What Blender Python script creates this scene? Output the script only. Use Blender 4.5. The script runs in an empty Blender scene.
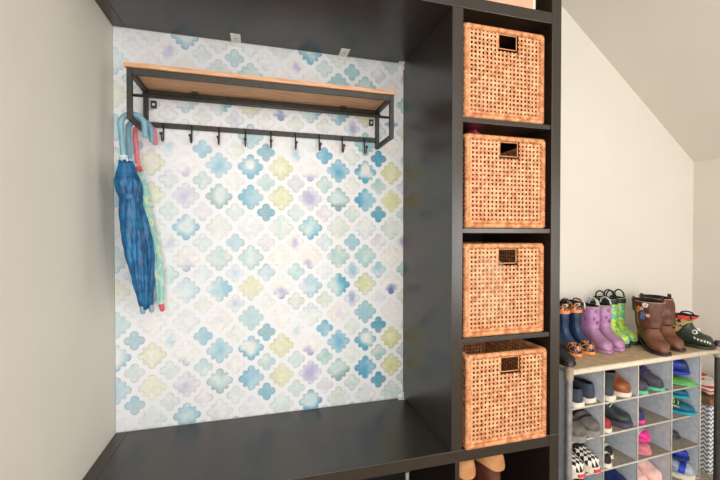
import bpy, math, random
import numpy as np
random.seed(4)
rng = np.random.default_rng(7)
scene = bpy.context.scene
COL = scene.collection
PI = math.pi
ZB = 0.415            # bench seat height above the floor; everything below is measured from the seat

# ------------------------------------------------------------------ materials
def lin(c):
    return tuple(((v/255)/12.92 if v/255 <= .04045 else (((v/255)+.055)/1.055)**2.4) for v in c)

def new_mat(name):
    m = bpy.data.materials.new(name); m.use_nodes = True
    nt = m.node_tree
    return m, nt, nt.nodes, nt.links, nt.nodes['Principled BSDF']

def mat(name, c, rough=.6, c2=None, scale=30, metal=0, bump=0, bscale=200, stretch=None, sheen=0, detail=4, spec=.5, contrast=(.35, .65)):
    m, nt, N, L, B = new_mat(name)
    B.inputs['Roughness'].default_value = rough
    B.inputs['Metallic'].default_value = metal
    B.inputs['Specular IOR Level'].default_value = spec
    if sheen: B.inputs['Sheen Weight'].default_value = sheen
    tc = N.new('ShaderNodeTexCoord'); mp = N.new('ShaderNodeMapping')
    L.new(tc.outputs['Object'], mp.inputs['Vector'])
    if stretch: mp.inputs['Scale'].default_value = stretch
    if c2 is None: c2 = tuple(max(0, v*.9) for v in c)
    nz = N.new('ShaderNodeTexNoise'); nz.inputs['Scale'].default_value = scale; nz.inputs['Detail'].default_value = detail
    L.new(mp.outputs['Vector'], nz.inputs['Vector'])
    r = N.new('ShaderNodeValToRGB')
    r.color_ramp.elements[0].position, r.color_ramp.elements[1].position = contrast
    r.color_ramp.elements[0].color = (*lin(c), 1); r.color_ramp.elements[1].color = (*lin(c2), 1)
    L.new(nz.outputs['Fac'], r.inputs['Fac']); L.new(r.outputs['Color'], B.inputs['Base Color'])
    if bump:
        n2 = N.new('ShaderNodeTexNoise'); n2.inputs['Scale'].default_value = bscale; n2.inputs['Detail'].default_value = 3
        L.new(mp.outputs['Vector'], n2.inputs['Vector'])
        b = N.new('ShaderNodeBump'); b.inputs['Strength'].default_value = bump; b.inputs['Distance'].default_value = .002
        L.new(n2.outputs['Fac'], b.inputs['Height']); L.new(b.outputs['Normal'], B.inputs['Normal'])
    return m

def mat_spots(name, cols, scale, rough=.4):
    m, nt, N, L, B = new_mat(name)
    B.inputs['Roughness'].default_value = rough
    tc = N.new('ShaderNodeTexCoord')
    nz = N.new('ShaderNodeTexNoise'); nz.inputs['Scale'].default_value = scale; nz.inputs['Detail'].default_value = 1
    L.new(tc.outputs['Object'], nz.inputs['Vector'])
    r = N.new('ShaderNodeValToRGB'); r.color_ramp.interpolation = 'CONSTANT'
    el = r.color_ramp.elements
    while len(el) < len(cols): el.new(.5)
    for i, (p, c) in enumerate(cols):
        el[i].position = p; el[i].color = (*lin(c), 1)
    L.new(nz.outputs['Fac'], r.inputs['Fac']); L.new(r.outputs['Color'], B.inputs['Base Color'])
    return m

def mat_checker(name, c1, c2, scale):
    m, nt, N, L, B = new_mat(name)
    B.inputs['Roughness'].default_value = .8
    tc = N.new('ShaderNodeTexCoord'); mp = N.new('ShaderNodeMapping'); mp.inputs['Rotation'].default_value = (0, 0, PI/4)
    L.new(tc.outputs['Object'], mp.inputs['Vector'])
    ck = N.new('ShaderNodeTexChecker'); ck.inputs['Scale'].default_value = scale
    sx = N.new('ShaderNodeSeparateXYZ'); cx = N.new('ShaderNodeCombineXYZ')
    L.new(mp.outputs['Vector'], sx.inputs[0]); L.new(sx.outputs[0], cx.inputs[0]); L.new(sx.outputs[1], cx.inputs[1])
    cx.inputs[2].default_value = .0031
    L.new(cx.outputs[0], ck.inputs['Vector'])
    ck.inputs['Color1'].default_value = (*lin(c1), 1); ck.inputs['Color2'].default_value = (*lin(c2), 1)
    L.new(ck.outputs['Color'], B.inputs['Base Color'])
    return m

def mat_zigzag(name, c1, c2, pitch, amp, per):
    # horizontal zigzag bands drawn with math nodes in the panel's own coordinates
    m, nt, N, L, B = new_mat(name)
    B.inputs['Roughness'].default_value = .8
    tc = N.new('ShaderNodeTexCoord'); sx = N.new('ShaderNodeSeparateXYZ')
    L.new(tc.outputs['Object'], sx.inputs[0])
    def mth(op, a, b=None):
        n = N.new('ShaderNodeMath'); n.operation = op
        for i, v in enumerate((a, b)):
            if v is None: continue
            if isinstance(v, (int, float)): n.inputs[i].default_value = v
            else: L.new(v, n.inputs[i])
        return n.outputs[0]
    s = mth('ADD', sx.outputs[0], sx.outputs[1])
    zz = mth('PINGPONG', s, per)
    v = mth('ADD', sx.outputs[2], mth('MULTIPLY', zz, amp))
    f = mth('GREATER_THAN', mth('FRACT', mth('DIVIDE', v, pitch)), .58)
    mx = N.new('ShaderNodeMix'); mx.data_type = 'RGBA'
    L.new(f, mx.inputs[0]); mx.inputs[6].default_value = (*lin(c1), 1); mx.inputs[7].default_value = (*lin(c2), 1)
    L.new(mx.outputs[2], B.inputs['Base Color'])
    return m

def mat_attr(name, rough):
    m, nt, N, L, B = new_mat(name)
    B.inputs['Roughness'].default_value = rough; B.inputs['Specular IOR Level'].default_value = .25
    a = N.new('ShaderNodeVertexColor'); a.layer_name = 'paint'
    n2 = N.new('ShaderNodeTexNoise'); n2.inputs['Scale'].default_value = 300
    b = N.new('ShaderNodeBump'); b.inputs['Strength'].default_value = .05; b.inputs['Distance'].default_value = .001
    L.new(n2.outputs['Fac'], b.inputs['Height']); L.new(b.outputs['Normal'], B.inputs['Normal'])
    L.new(a.outputs['Color'], B.inputs['Base Color'])
    return m

M = {}
M['wall'] = mat('wall_paint', (226, 221, 211), .75, (222, 217, 207), 3, bump=.08, bscale=250, spec=.25)
M['ceil'] = mat('ceiling_paint', (226, 221, 211), .85, (222, 217, 207), 3, bump=.08, bscale=250, spec=.2)
M['floor'] = mat('carpet', (186, 176, 160), .95, (160, 148, 132), 150, bump=.6, bscale=500)
M['board'] = mat('black_brown_board', (44, 35, 28), .29, (33, 26, 20), 25, bump=.06, bscale=120, stretch=(1, 12, 12), spec=.75)
M['board_v'] = mat('black_brown_upright_board', (44, 35, 28), .29, (33, 26, 20), 25, bump=.06, bscale=120, stretch=(12, 12, 1), spec=.75)
M['shade_sheet'] = mat('dark_shade_sheet', (30, 25, 22), .7, (22, 18, 16), 20)  # dark colour stands in for the shade inside the open-backed cubes
M['paper'] = mat_attr('watercolour_wallpaper', .6)
M['wood'] = mat('pine_plank', (224, 178, 138), .5, (196, 142, 104), 14, stretch=(1, 14, 14), bump=.05)
M['metal'] = mat('black_powder_metal', (66, 64, 60), .45, (54, 53, 50), 60, metal=.3)
M['steel'] = mat('grey_steel_tube', (172, 170, 168), .35, (140, 138, 136), 40, metal=.35)
M['white'] = mat('white_plastic', (235, 235, 232), .4)
M['hole'] = mat('dark_hole', (40, 40, 40), .8)
M['rattan'] = mat('woven_rattan', (232, 180, 134), .5, (186, 110, 66), 70, bump=.3, bscale=400, contrast=(.35, .68))
M['rattan_edge'] = mat('braided_rattan_edge', (224, 168, 120), .55, (184, 108, 64), 55, bump=.4, bscale=300)

# ------------------------------------------------------------------ mesh helpers
class MB:
    def __init__(s): s.v = []; s.f = []; s.m = []
    def add(s, vs, fs, mi=0):
        o = len(s.v); s.v += [tuple(p) for p in vs]
        s.f += [tuple(i+o for i in f) for f in fs]; s.m += [mi]*len(fs); return s
    def box(s, x0, x1, y0, y1, z0, z1, mi=0):
        v = [(x, y, z) for z in (z0, z1) for y in (y0, y1) for x in (x0, x1)]
        return s.add(v, [(0, 2, 3, 1), (4, 5, 7, 6), (0, 1, 5, 4), (2, 6, 7, 3), (0, 4, 6, 2), (1, 3, 7, 5)], mi)
    def tube(s, path, r, n=10, cap=True, mi=0):
        P = [np.array(p, float) for p in path]
        R = r if hasattr(r, '__len__') else [r]*len(P)
        ref = None; rings = []
        for i, p in enumerate(P):
            t = P[min(i+1, len(P)-1)]-P[max(i-1, 0)]; t /= (np.linalg.norm(t)+1e-12)
            if ref is None:
                ref = np.cross(t, (0, 0, 1) if abs(t[2]) < .9 else (0, 1, 0))
            ref = ref-t*(ref@t); ref /= np.linalg.norm(ref)
            b = np.cross(t, ref)
            rings.append([p+R[i]*(math.cos(2*PI*k/n)*ref+math.sin(2*PI*k/n)*b) for k in range(n)])
        return s.rings(rings, cap, mi)
    def rings(s, rings, cap=True, mi=0, closed=True, mats=None):
        n = len(rings[0]); o = len(s.v)
        for r in rings: s.v += [tuple(p) for p in r]
        for i in range(len(rings)-1):
            for k in range(n if closed else n-1):
                a = o+i*n+k; b = o+i*n+(k+1) % n
                s.f.append((a, b, b+n, a+n)); s.m.append(mats[i] if mats else mi)
        if cap:
            s.f.append(tuple(o+k for k in reversed(range(n)))); s.m.append(mats[0] if mats else mi)
            e = o+(len(rings)-1)*n
            s.f.append(tuple(e+k for k in range(n))); s.m.append(mats[-1] if mats else mi)
        return s
    def ball(s, c, r, mi=0, n=10):
        rx, ry, rz = r if hasattr(r, '__len__') else (r, r, r)
        rr = []
        for i in range(1, n):
            a = -PI/2+PI*i/n
            rr.append([(c[0]+rx*math.cos(a)*math.cos(2*PI*k/n), c[1]+ry*math.cos(a)*math.sin(2*PI*k/n), c[2]+rz*math.sin(a)) for k in range(n)])
        return s.rings(rr, True, mi)
    def build(s, name, mats, parent=None, smooth=False, bevel=0, loc=None, angle=None):
        me = bpy.data.meshes.new(name); me.from_pydata(s.v, [], s.f)
        mats = mats if isinstance(mats, (list, tuple)) else [mats]
        for m in mats: me.materials.append(m)
        me.polygons.foreach_set('material_index', s.m)
        me.polygons.foreach_set('use_smooth', [smooth]*len(s.f))
        me.update()
        o = bpy.data.objects.new(name, me); COL.objects.link(o)
        if parent: o.parent = parent
        if loc: o.location = loc
        if bevel:
            b = o.modifiers.new('bevel', 'BEVEL'); b.width = bevel; b.segments = 2; b.limit_method = 'ANGLE'
        if smooth and angle:
            es = o.modifiers.new('split', 'EDGE_SPLIT'); es.split_angle = math.radians(angle)
        return o

def thing(name, label, cat, loc=(0, 0, 0), rz=0, group=None):
    o = bpy.data.objects.new(name, None); COL.objects.link(o); o.empty_display_size = .02
    o.location = loc; o.rotation_euler = (0, 0, rz)
    o['label'] = label; o['category'] = cat
    if group: o['group'] = group
    return o
def tag(o, label, cat, group=None):
    o['label'] = label; o['category'] = cat
    if group: o['group'] = group
    return o
def struct(o): o['kind'] = 'structure'; return o

# ------------------------------------------------------------------ the room
W = 1.059; P = .038; I = .335; H = 1.391; DF = .404; XR = W+2*P+I
XW = 2.725; YB = .41; ZF = -ZB; XTOP = 1.0
zk = 1.072; slope = .80
struct(MB().box(-.1, XW+.1, -3.2, YB+.1, ZF-.05, ZF).build('floor', M['floor']))
struct(MB().box(-.1, 0, -3.2, YB+.1, ZF, 2.5).build('wall_left', M['wall']))
zt = 2.45; xt = XW-(zt-zk)/slope
wb = MB()
pf = [(-.1, ZF), (XW+.1, ZF), (XW+.1, zk), (XW, zk), (xt, zt), (-.1, zt)]
wb.add([(x, YB, z) for x, z in pf]+[(x, YB+.1, z) for x, z in pf], [tuple(range(6)), tuple(reversed(range(6, 12)))]+[((i+1) % 6, i, i+6, (i+1) % 6+6) for i in range(6)])
struct(wb.build('wall_back', M['wall']))
struct(MB().box(XW, XW+.1, -3.2, YB, ZF, zk).build('wall_right', M['wall']))
sc = MB()
pc = [(XW+.1, zk), (XW, zk), (xt, zt), (xt, zt+.1), (XW+.1, zk+.12)]
sc.add([(x, -3.2, z) for x, z in pc]+[(x, YB+.1, z) for x, z in pc], [tuple(range(5)), tuple(reversed(range(5, 10)))]+[((i+1) % 5, i, i+5, (i+1) % 5+5) for i in range(5)])
struct(sc.build('ceiling_slope', M['ceil']))
struct(MB().box(-.1, xt, -3.2, YB+.1, zt, zt+.1).build('ceiling', M['ceil']))

# wallpaper: lattice of large scalloped motifs with small quatrefoils between, repeat 4 x 6
def wallpaper():
    x0, x1, z0, z1 = .001, W-.0005, .0005, H-.0005
    nx, nz_ = 440, 580
    X, Z = np.meshgrid(np.linspace(x0, x1, nx), np.linspace(z0, z1, nz_))
    def vnoise(s, seed):
        g = np.random.default_rng(seed).random((90, 90))
        a = X*s % 80; b = Z*s % 80
        i = a.astype(int); j = b.astype(int); u = a-i; v = b-j; u = u*u*(3-2*u); v = v*v*(3-2*v)
        return (g[i, j]*(1-u)+g[i+1, j]*u)*(1-v)+(g[i, j+1]*(1-u)+g[i+1, j+1]*u)*v
    n1 = vnoise(38, 1); n2 = vnoise(90, 2); n3 = vnoise(14, 3)
    base = np.array((233, 235, 240.))
    img = np.ones((nz_, nx, 3))*base
    PAL = dict(G=(206, 213, 204), g=(224, 227, 221), T=(150, 194, 196), t=(190, 215, 213), B=(136, 186, 208), S=(62, 150, 190), Y=(208, 210, 154), y=(222, 222, 190),
               k=(236, 229, 226), L=(208, 205, 222), U=(148, 146, 196), b=(204, 219, 228), w=(234, 233, 231), V=(92, 110, 176), E=(112, 152, 160), p=(216, 226, 220), C=(226, 215, 196))
    # (base colour, accent colour, where the accent pools)
    big = {0: ['Yyn', 'Yyc', 'kwn', 'wVb', 'kwn', 'gtn'],
           1: ['LUc', 'wUb', 'bwn', 'bBr', 'kUb', 'tSe'],
           2: ['tEe', 'BSc', 'kLc', 'tSr', 'GTn', 'pGn'],
           3: ['BSl', 'gSe', 'TBc', 'YGe', 'tTe', 'wbn']}
    small = {0: ['tLn', 'wBc', 'pGn', 'tTn', 'kUc', 'tGn'],
             1: ['tTn', 'BSn', 'pGn', 'wbn', 'tbn', 'kLn'],
             2: ['wpn', 'pgn', 'bUc', 'bBc', 'BTn', 'gtn'],
             3: ['GTn', 'SEn', 'wbn', 'bBn', 'wLn', 'SEn']}
    sx, sz, ox, oz = .1115, .1132, .115, .1435
    wob = .012*(n2-.5)
    def shape(u, v, kind):
        u = np.abs(u); v = np.abs(v)
        def d(cx, cz, r): return np.hypot(u-cx, v-cz)-r
        if kind == 'big':
            D = np.minimum.reduce([d(0, .292, .128), d(.292, 0, .128), d(.208, .208, .072), np.hypot(u, v)-.295])
        else:
            D = np.minimum.reduce([d(0, .168, .135), d(.168, 0, .135), (u+v)-.26])
        return D
    for kind, tab, off in (('big', big, 0.), ('small', small, .5)):
        gx = (X-ox)/sx-off; gz = (Z-oz)/sz-off
        ci = np.round(gx).astype(int); ri = np.round(gz).astype(int)
        u = gx-ci; v = gz-ri
        D = shape(u+wob, v-wob, kind)
        Am = np.zeros((nz_, nx, 3)); Ac = np.zeros((nz_, nx, 3)); wt = np.zeros((nz_, nx))
        size = .38 if kind == 'big' else .27
        for c in range(4):
            for r in range(6):
                s = tab[c][r]; k = ((ci % 4) == c) & ((ri % 6) == r)
                Am[k] = PAL[s[0]]; Ac[k] = PAL[s[1]]
                uu = u[k]/size; vv = v[k]/size; n = n1[k]-.5
                f = {'n': .5+1.3*n, 'c': 1.15-1.7*np.hypot(uu, vv*.8)+1.0*n, 'b': -.15-1.3*vv+1.2*n-.9*np.abs(uu), 'r': .4+.9*uu+1.2*n, 'l': .4-.9*uu+1.2*n,
                     'e': np.hypot(uu, vv)*1.2-.35+1.2*n-.3*vv}[s[2]]
                wt[k] = np.clip(f, 0, 1)
        colr = Am*(1-wt[..., None])+Ac*wt[..., None]
        st = (.38+.54*np.clip((X-.1)/.9, 0, 1)**1.2)[..., None]  # motif strength rises left to right, painting uneven lighting into the print
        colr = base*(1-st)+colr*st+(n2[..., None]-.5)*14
        # darker pigment line at the rim, paper showing beyond it
        rim = np.exp(-((D+.022)/.016)**2)*(.03+.17*n3)*np.clip((250-colr.mean(-1))/40, .4, 1)
        colr = colr*(1-rim[..., None])
        a = np.clip(-D/.02+.2, 0, 1)*(.88+.12*n3)
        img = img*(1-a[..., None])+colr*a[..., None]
    img = np.clip(img, 0, 255)/255
    L_ = np.where(img <= .04045, img/12.92, ((img+.055)/1.055)**2.4)
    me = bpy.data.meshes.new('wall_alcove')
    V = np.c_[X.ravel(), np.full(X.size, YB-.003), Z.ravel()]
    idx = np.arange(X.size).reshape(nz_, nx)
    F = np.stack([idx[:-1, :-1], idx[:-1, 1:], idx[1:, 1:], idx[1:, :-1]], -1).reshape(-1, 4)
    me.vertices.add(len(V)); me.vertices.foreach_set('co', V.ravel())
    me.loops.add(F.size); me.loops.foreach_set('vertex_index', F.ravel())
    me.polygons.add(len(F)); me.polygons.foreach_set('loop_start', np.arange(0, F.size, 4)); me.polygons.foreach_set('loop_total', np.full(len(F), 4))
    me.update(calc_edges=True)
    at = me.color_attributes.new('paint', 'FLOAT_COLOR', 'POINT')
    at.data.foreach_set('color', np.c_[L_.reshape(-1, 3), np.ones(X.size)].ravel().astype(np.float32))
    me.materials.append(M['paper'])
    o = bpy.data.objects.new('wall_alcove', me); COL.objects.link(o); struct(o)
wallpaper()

# ------------------------------------------------------------------ cube shelving: bench, tower, top unit
def panel(name, b, parent, m='board'):
    return MB().box(*b).build(name, M[m], parent, bevel=.0015)
HB = .411
b = thing('shelf_unit', 'low black-brown cube shelf unit lying along the wall as a bench seat', 'shelf unit', (0, 0, -HB))
X0 = .001
panel('side_panel', (X0, X0+P, 0, DF, -.004, HB), b, 'board_v'); panel('side_panel', (XR-P, XR, 0, DF, -.004, HB), b, 'board_v')
panel('top_panel', (X0+P+.0006, XR-P-.0006, 0, DF, HB-P, HB), b); panel('bottom_panel', (X0+P, XR-P, 0, DF, -.004, P), b)
for k in range(1, 4):
    xx = P+k*.335+(k-1)*.016
    panel('divider', (xx, xx+.016, .004, DF-.01, P, HB-P), b, 'board_v')
panel('back_panel', (X0+P, XR-P, DF-.01, DF-.004, P, HB-P), b, 'shade_sheet')  # added dark sheet painting the shade in the bench cubes, no real back
t = thing('shelf_unit', 'tall black-brown shelf tower of four cubes holding woven baskets', 'shelf unit', (W, 0, .0006))
panel('side_panel', (0, P, 0, DF, 0, H-.001), t, 'board_v'); panel('side_panel', (P+I, 2*P+I, 0, DF, 0, H-.001), t, 'board_v')
for k in range(1, 4): panel('shelf', (P, P+I, .004, DF-.01, k*.351-.016, k*.351), t)
panel('back_panel', (P, P+I, DF-.01, DF-.004, 0, H-.001), t, 'shade_sheet')  # added dark sheet in place of the shade behind the baskets
u = thing('shelf_unit', 'black-brown cube shelf unit mounted overhead across alcove and tower', 'shelf unit', (0, 0, H))
panel('side_panel', (X0, X0+P, 0, DF, 0, HB), u, 'board_v'); panel('side_panel', (XR-P, XR, 0, DF, 0, HB), u, 'board_v')
panel('bottom_panel', (X0+P+.0006, XR-P-.0006, 0, DF, 0, P), u); panel('top_panel', (X0+P, XR-P, 0, DF, HB-P, HB), u)
for k in range(1, 4):
    xx = P+k*.335+(k-1)*.016
    panel('divider', (xx, xx+.016, .004, DF-.01, P, HB-P), u, 'board_v')
panel('back_panel', (X0+P, XR-P, DF-.01, DF-.004, P, HB-P), u, 'shade_sheet')  # added dark sheet, shade of the overhead cubes put into its colour

# wall fixings
def bracket(label, x, z, up):
    r = thing('angle_bracket', label, 'bracket', (x, YB-.004, z), group='white angle brackets on the shelving')
    s = -1 if up else 1
    MB().box(-.017, .017, -.062, -.001, *sorted((s*.0005, s*.003))).build('plate', M['white'], r)
    MB().box(-.017, .017, -.003, 0, *sorted((s*.003, s*.016))).build('wall_flange', M['white'], r)
    mb = MB(); mb.rings([[(.004*math.cos(2*PI*k/12), -.034+.004*math.sin(2*PI*k/12), s*zz) for k in range(12)] for zz in (.0031, .0046)])
    mb.build('screw', M['steel'], r)
bracket('white angle bracket under the overhead unit, above the left part of the hook rack', .40, H, True)
bracket('white angle bracket under the overhead unit, above the right part of the hook rack', .80, H, True)
for z, s, lb in ((H, -1, 'small white corner bracket at the upper right corner of the wallpaper'), (0, 1, 'small white corner bracket where bench seat meets tower at wallpaper corner')):
    r = thing('corner_bracket', lb, 'bracket', (W, YB-.004, z+s*.0005))
    MB().box(-.026, -.0005, -.022, 0, *sorted((s*.0005, s*.003))).build('plate', M['white'], r)
    MB().box(-.006, -.0005, -.012, 0, *sorted((s*.003, s*.028))).build('upright_flange', M['white'], r)

# ------------------------------------------------------------------ hook rack
HX0, HX1, HY0, HY1, HZ0, HZ1 = .096, .949, .222, YB-.004, 1.030, 1.185
r = thing('coat_rack', 'wall rack with pine plank shelf on a black metal frame with nine hooks', 'coat rack', (HX0, HY1, HZ0))
def rp(x, y, z): return (x-HX0, y-HY1, z-HZ0)
def rbox(name, x0, x1, y0, y1, z0, z1, m='metal', parent=None, bev=.001):
    a = rp(x0, y0, z0); c = rp(x1, y1, z1)
    return MB().box(a[0], c[0], a[1], c[1], a[2], c[2]).build(name, M[m], parent or r, bevel=bev)
rbox('plank', HX0-.006, HX1+.004, HY0-.006, HY1-.001, HZ1, HZ1+.014, 'wood', bev=.002)
for xa in (HX0, HX1-.014):
    mb = MB()
    for bx in ((HY0, HY0+.014, HZ0, HZ1-.0002), (HY1-.016, HY1-.002, HZ0, HZ1-.0002), (HY0+.014, HY1-.016, HZ0+.0002, HZ0+.013), (HY0+.014, HY1-.016, HZ1-.014, HZ1-.0004)):
        a = rp(xa, bx[0], bx[2]); c = rp(xa+.014, bx[1], bx[3]); mb.box(a[0], c[0], a[1], c[1], a[2], c[2])
    mb.build('side_frame', M['metal'], r)
rbox('front_rail', HX0+.014, HX1-.014, HY0+.001, HY0+.010, HZ1-.020, HZ1-.0004)
rbox('back_rail', HX0+.014, HX1-.014, HY1-.012, HY1-.002, HZ1-.022, HZ1-.0004)
hr = rbox('hook_rail', HX0+.014, HX1-.014, HY1-.010, HY1-.002, HZ0+.026, HZ0+.044)
mb = MB(); mb.tube([rp(HX0+.007, HY0+.007, HZ0+.075), rp(HX1-.007, HY0+.007, HZ0+.075)], .0045, 10); mb.build('hanging_rod', M['metal'], r, smooth=True)
mb = MB(); mb.tube([rp(HX0+.007, HY1-.05, HZ1-.030), rp(HX1-.007, HY1-.05, HZ1-.030)], .004, 10); mb.build('hanging_rod', M['metal'], r, smooth=True)
for xx in (HX0+.03, HX1-.03):
    k = rbox('keyhole_plate', xx-.009, xx+.009, HY1-.006, HY1-.001, HZ1-.062, HZ1-.036)
    rbox('plate_hole', xx-.004, xx+.004, HY1-.0066, HY1-.006, HZ1-.053, HZ1-.045, 'white', k, 0)
for xx in (.262, .80):
    rbox('plank_clip', xx-.011, xx+.011, HY1-.03, HY1-.012, HZ1-.008, HZ1-.0003)
for i in range(9):
    x = .158+i*.0912
    pth = [(x, HY1-.013, HZ0+.040), (x, HY1-.013, HZ0-.006)]
    for a in range(0, 8):
        th = PI*a/7*.86
        pth.append((x, HY1-.013-.014+.014*math.cos(th), HZ0-.010-.014*math.sin(th)))
    e = pth[-1]; pth.append((x, e[1]-.004, e[2]+.010))
    mb = MB(); mb.tube([rp(*p) for p in pth], .0028, 8)
    h = mb.build('hook', M['metal'], r, smooth=True)
    mb = MB(); mb.ball(rp(x, pth[-1][1]-.001, pth[-1][2]+.003), .0058, n=10); mb.build('ball_tip', M['metal'], h, smooth=True)

# ------------------------------------------------------------------ umbrellas
M['blue_cloth'] = mat('blue_umbrella_cloth', (4, 112, 164), .4, (4, 66, 116), 45, bump=.6, bscale=70)
M['mint_cloth'] = mat_spots('mint_patterned_cloth', [(0, (150, 205, 196)), (.5, (178, 220, 208)), (.58, (222, 222, 176)), (.66, (150, 200, 190))], 35, .55)
M['blue_handle'] = mat('grey_blue_handle', (128, 172, 192), .35)
M['pink_handle'] = mat('pink_handle', (240, 128, 146), .35)
M['pale_tip'] = mat('pale_grey_tip', (150, 180, 200), .35)
M['red_tip'] = mat('coral_red_tip', (226, 92, 106), .35)
M['steel_tip'] = mat('pale_collar', (205, 220, 228), .4)
def umbrella(label, legx, cr, y, top, tip, radii, cloth, hm, tm, cm, tr, strap_m, seed, tilt=0):
    rr = random.Random(seed)
    r = thing('umbrella', label, 'umbrella', (legx, y, tip[2]))
    g = lambda p: (p[0]-legx, p[1]-y, p[2]-tip[2])
    zc = 1.0525-cr                      # crook arch centre so that it rests on the rack's bar
    cx = legx+cr
    path = [(top[0], top[1], top[2]-.02), top] + [(top[0]+(legx-top[0])*k/4, y, top[2]+(zc-top[2])*k/4) for k in range(1, 4)]
    for k in range(0, 17):
        a = PI-PI*k/16
        path.append((cx+cr*math.cos(a), y, zc+cr*math.sin(a)))
    path.append((cx+cr+.001, y, zc-.02)); path.append((cx+cr+.002, y, zc-.035))
    MB().tube([g(p) for p in path], tr, 14).build('handle', hm, r, smooth=True, angle=60)
    T = np.array(top); B_ = np.array(tip); ax = B_-T
    rings = []; n = 48; ph = rr.random()*6
    NS = 40
    for i in range(NS+1):
        t = i/NS
        f = np.interp(t, [q[0] for q in radii], [q[1] for q in radii])
        c = T+ax*t+np.array([.004*math.sin(t*7+ph), 0, 0])
        ring = []
        for k in range(n):
            a = 2*PI*k/n
            fold = 1+.13*math.sin(8*(a+t*2.2)+ph)*min(1, .35+t)+.06*math.sin(3*a+t*9+ph)+.04*math.sin(13*a-t*25)
            ring.append(g((c[0]+f*fold*math.cos(a), c[1]+f*fold*.85*math.sin(a), c[2])))
        rings.append(ring)
    MB().rings(rings).build('canopy', cloth, r, smooth=True)
    # collar of rib tips
    col = MB()
    for k in range(8):
        a = 2*PI*k/8; f = radii[0][1]*.95
        p = (T[0]+f*math.cos(a), T[1]+f*math.sin(a), T[2])
        col.ball(g((p[0], p[1], p[2]+.002)), (.0034, .0034, .0065), n=6)
    col.build('rib_tips', cm, r, smooth=True)
    MB().tube([g(T+ax*-.005), g(T+ax*-.035)], .012, 14).build('collar', cm, r, smooth=True, angle=50)
    # strap
    ts = .24; f = np.interp(ts, [q[0] for q in radii], [q[1] for q in radii]); c = T+ax*ts
    MB().rings([[g((c[0]+(f*1.13)*math.cos(2*PI*k/24)+s*.0005, c[1]+(f*1.0)*math.sin(2*PI*k/24), c[2]+s*.008)) for k in range(24)] for s in (-1, 1)], cap=False).build('strap', strap_m, r, smooth=True)
    d = ax/np.linalg.norm(ax)
    MB().tube([g(B_-d*.012), g(B_), g(B_+d*.010), g(B_+d*.014)], [.0085, .0085, .0075, .004], 12).build('tip', tm, r, smooth=True, angle=60)
RB = [(0, .019), (.05, .023), (.14, .034), (.19, .031), (.24, .022), (.3, .025), (.45, .027), (.62, .027), (.8, .020), (.93, .013), (1, .008)]
RM = [(0, .012), (.05, .016), (.15, .026), (.24, .020), (.32, .022), (.5, .021), (.75, .017), (.93, .012), (1, .006)]
umbrella('closed blue umbrella with grey-blue crook handle, nearest the front of the hook rack', .0715, .033, .248, (.080, .248, .908), (.125, .262, .446), RB, M['blue_cloth'], M['blue_handle'], M['pale_tip'], M['steel_tip'], .0085, M['blue_cloth'], 3)
umbrella('closed blue umbrella with grey-blue crook handle, tucked behind the front blue one', .0745, .033, .308, (.077, .308, .905), (.136, .316, .440), RB, M['blue_cloth'], M['blue_handle'], M['pale_tip'], M['steel_tip'], .0085, M['blue_cloth'], 5)
umbrella('closed mint patterned umbrella with pink crook handle, hanging behind the blue ones', .078, .030, .362, (.088, .362, .895), (.158, .356, .434), RM, M['mint_cloth'], M['pink_handle'], M['red_tip'], M['red_tip'], .0075, M['mint_cloth'], 9)

# ------------------------------------------------------------------ woven baskets
def weave_panel(mb, w, h, frame, hole=None, nx=20, nz=20):
    """ribbons woven over and under each other on a w x h panel; frame maps (s, z, out) to xyz"""
    px = w/nx; pz = h/nz; A = .0011
    def ribbon(pts, wid, acr):
        rows = []
        for (s, z, o) in pts:
            rows.append([frame(s+acr[0]*q*wid/2, z+acr[1]*q*wid/2, o+(0 if q else .0007)) for q in (-1, 0, 1)])
        o = len(mb.v)
        for rw in rows: mb.v += rw
        for i in range(len(rows)-1):
            for k in range(2):
                a = o+i*3+k; mb.f.append((a, a+1, a+4, a+3)); mb.m.append(0)
    rr = random.Random(11)
    for i in range(nx):
        s0 = (i+.5)*px; pts = []; wd = px*(.46+.14*rr.random())
        for j in range(nz*2+1):
            z = j*pz/2
            if hole and hole[0]-px*.2 < s0 < hole[1]+px*.2 and hole[2]-pz*.25 < z < hole[3]+pz*.25:
                if len(pts) > 1: ribbon(pts, wd, (1, 0))
                pts = []; continue
            sg = math.sin(PI*z/pz)*(1 if i % 2 else -1)
            pts.append((s0+.0009*(rr.random()-.5), z, A*sg))
        if len(pts) > 1: ribbon(pts, wd, (1, 0))
    for j in range(nz):
        z0 = (j+.5)*pz; pts = []; wd = pz*(.46+.14*rr.random())
        for i in range(nx*2+1):
            s = i*px/2
            if hole and hole[2]-pz*.2 < z0 < hole[3]+pz*.2 and hole[0]-px*.25 < s < hole[1]+px*.25:
                if len(pts) > 1: ribbon(pts, wd, (0, 1))
                pts = []; continue
            sg = -math.sin(PI*s/px)*(1 if j % 2 else -1)
            pts.append((s, z0+.0009*(rr.random()-.5), A*sg))
        if len(pts) > 1: ribbon(pts, wd, (0, 1))

def braid(mb, p0, p1, r, n=10, pitch=.009, sq=1.0):
    p0 = np.array(p0); p1 = np.array(p1); Ln = np.linalg.norm(p1-p0); k = max(2, int(Ln/pitch))*3
    mb.tube([p0+(p1-p0)*i/k for i in range(k+1)], [r*(1+.16*math.sin(2*PI*i/3+.5)) for i in range(k+1)], n)

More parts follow.
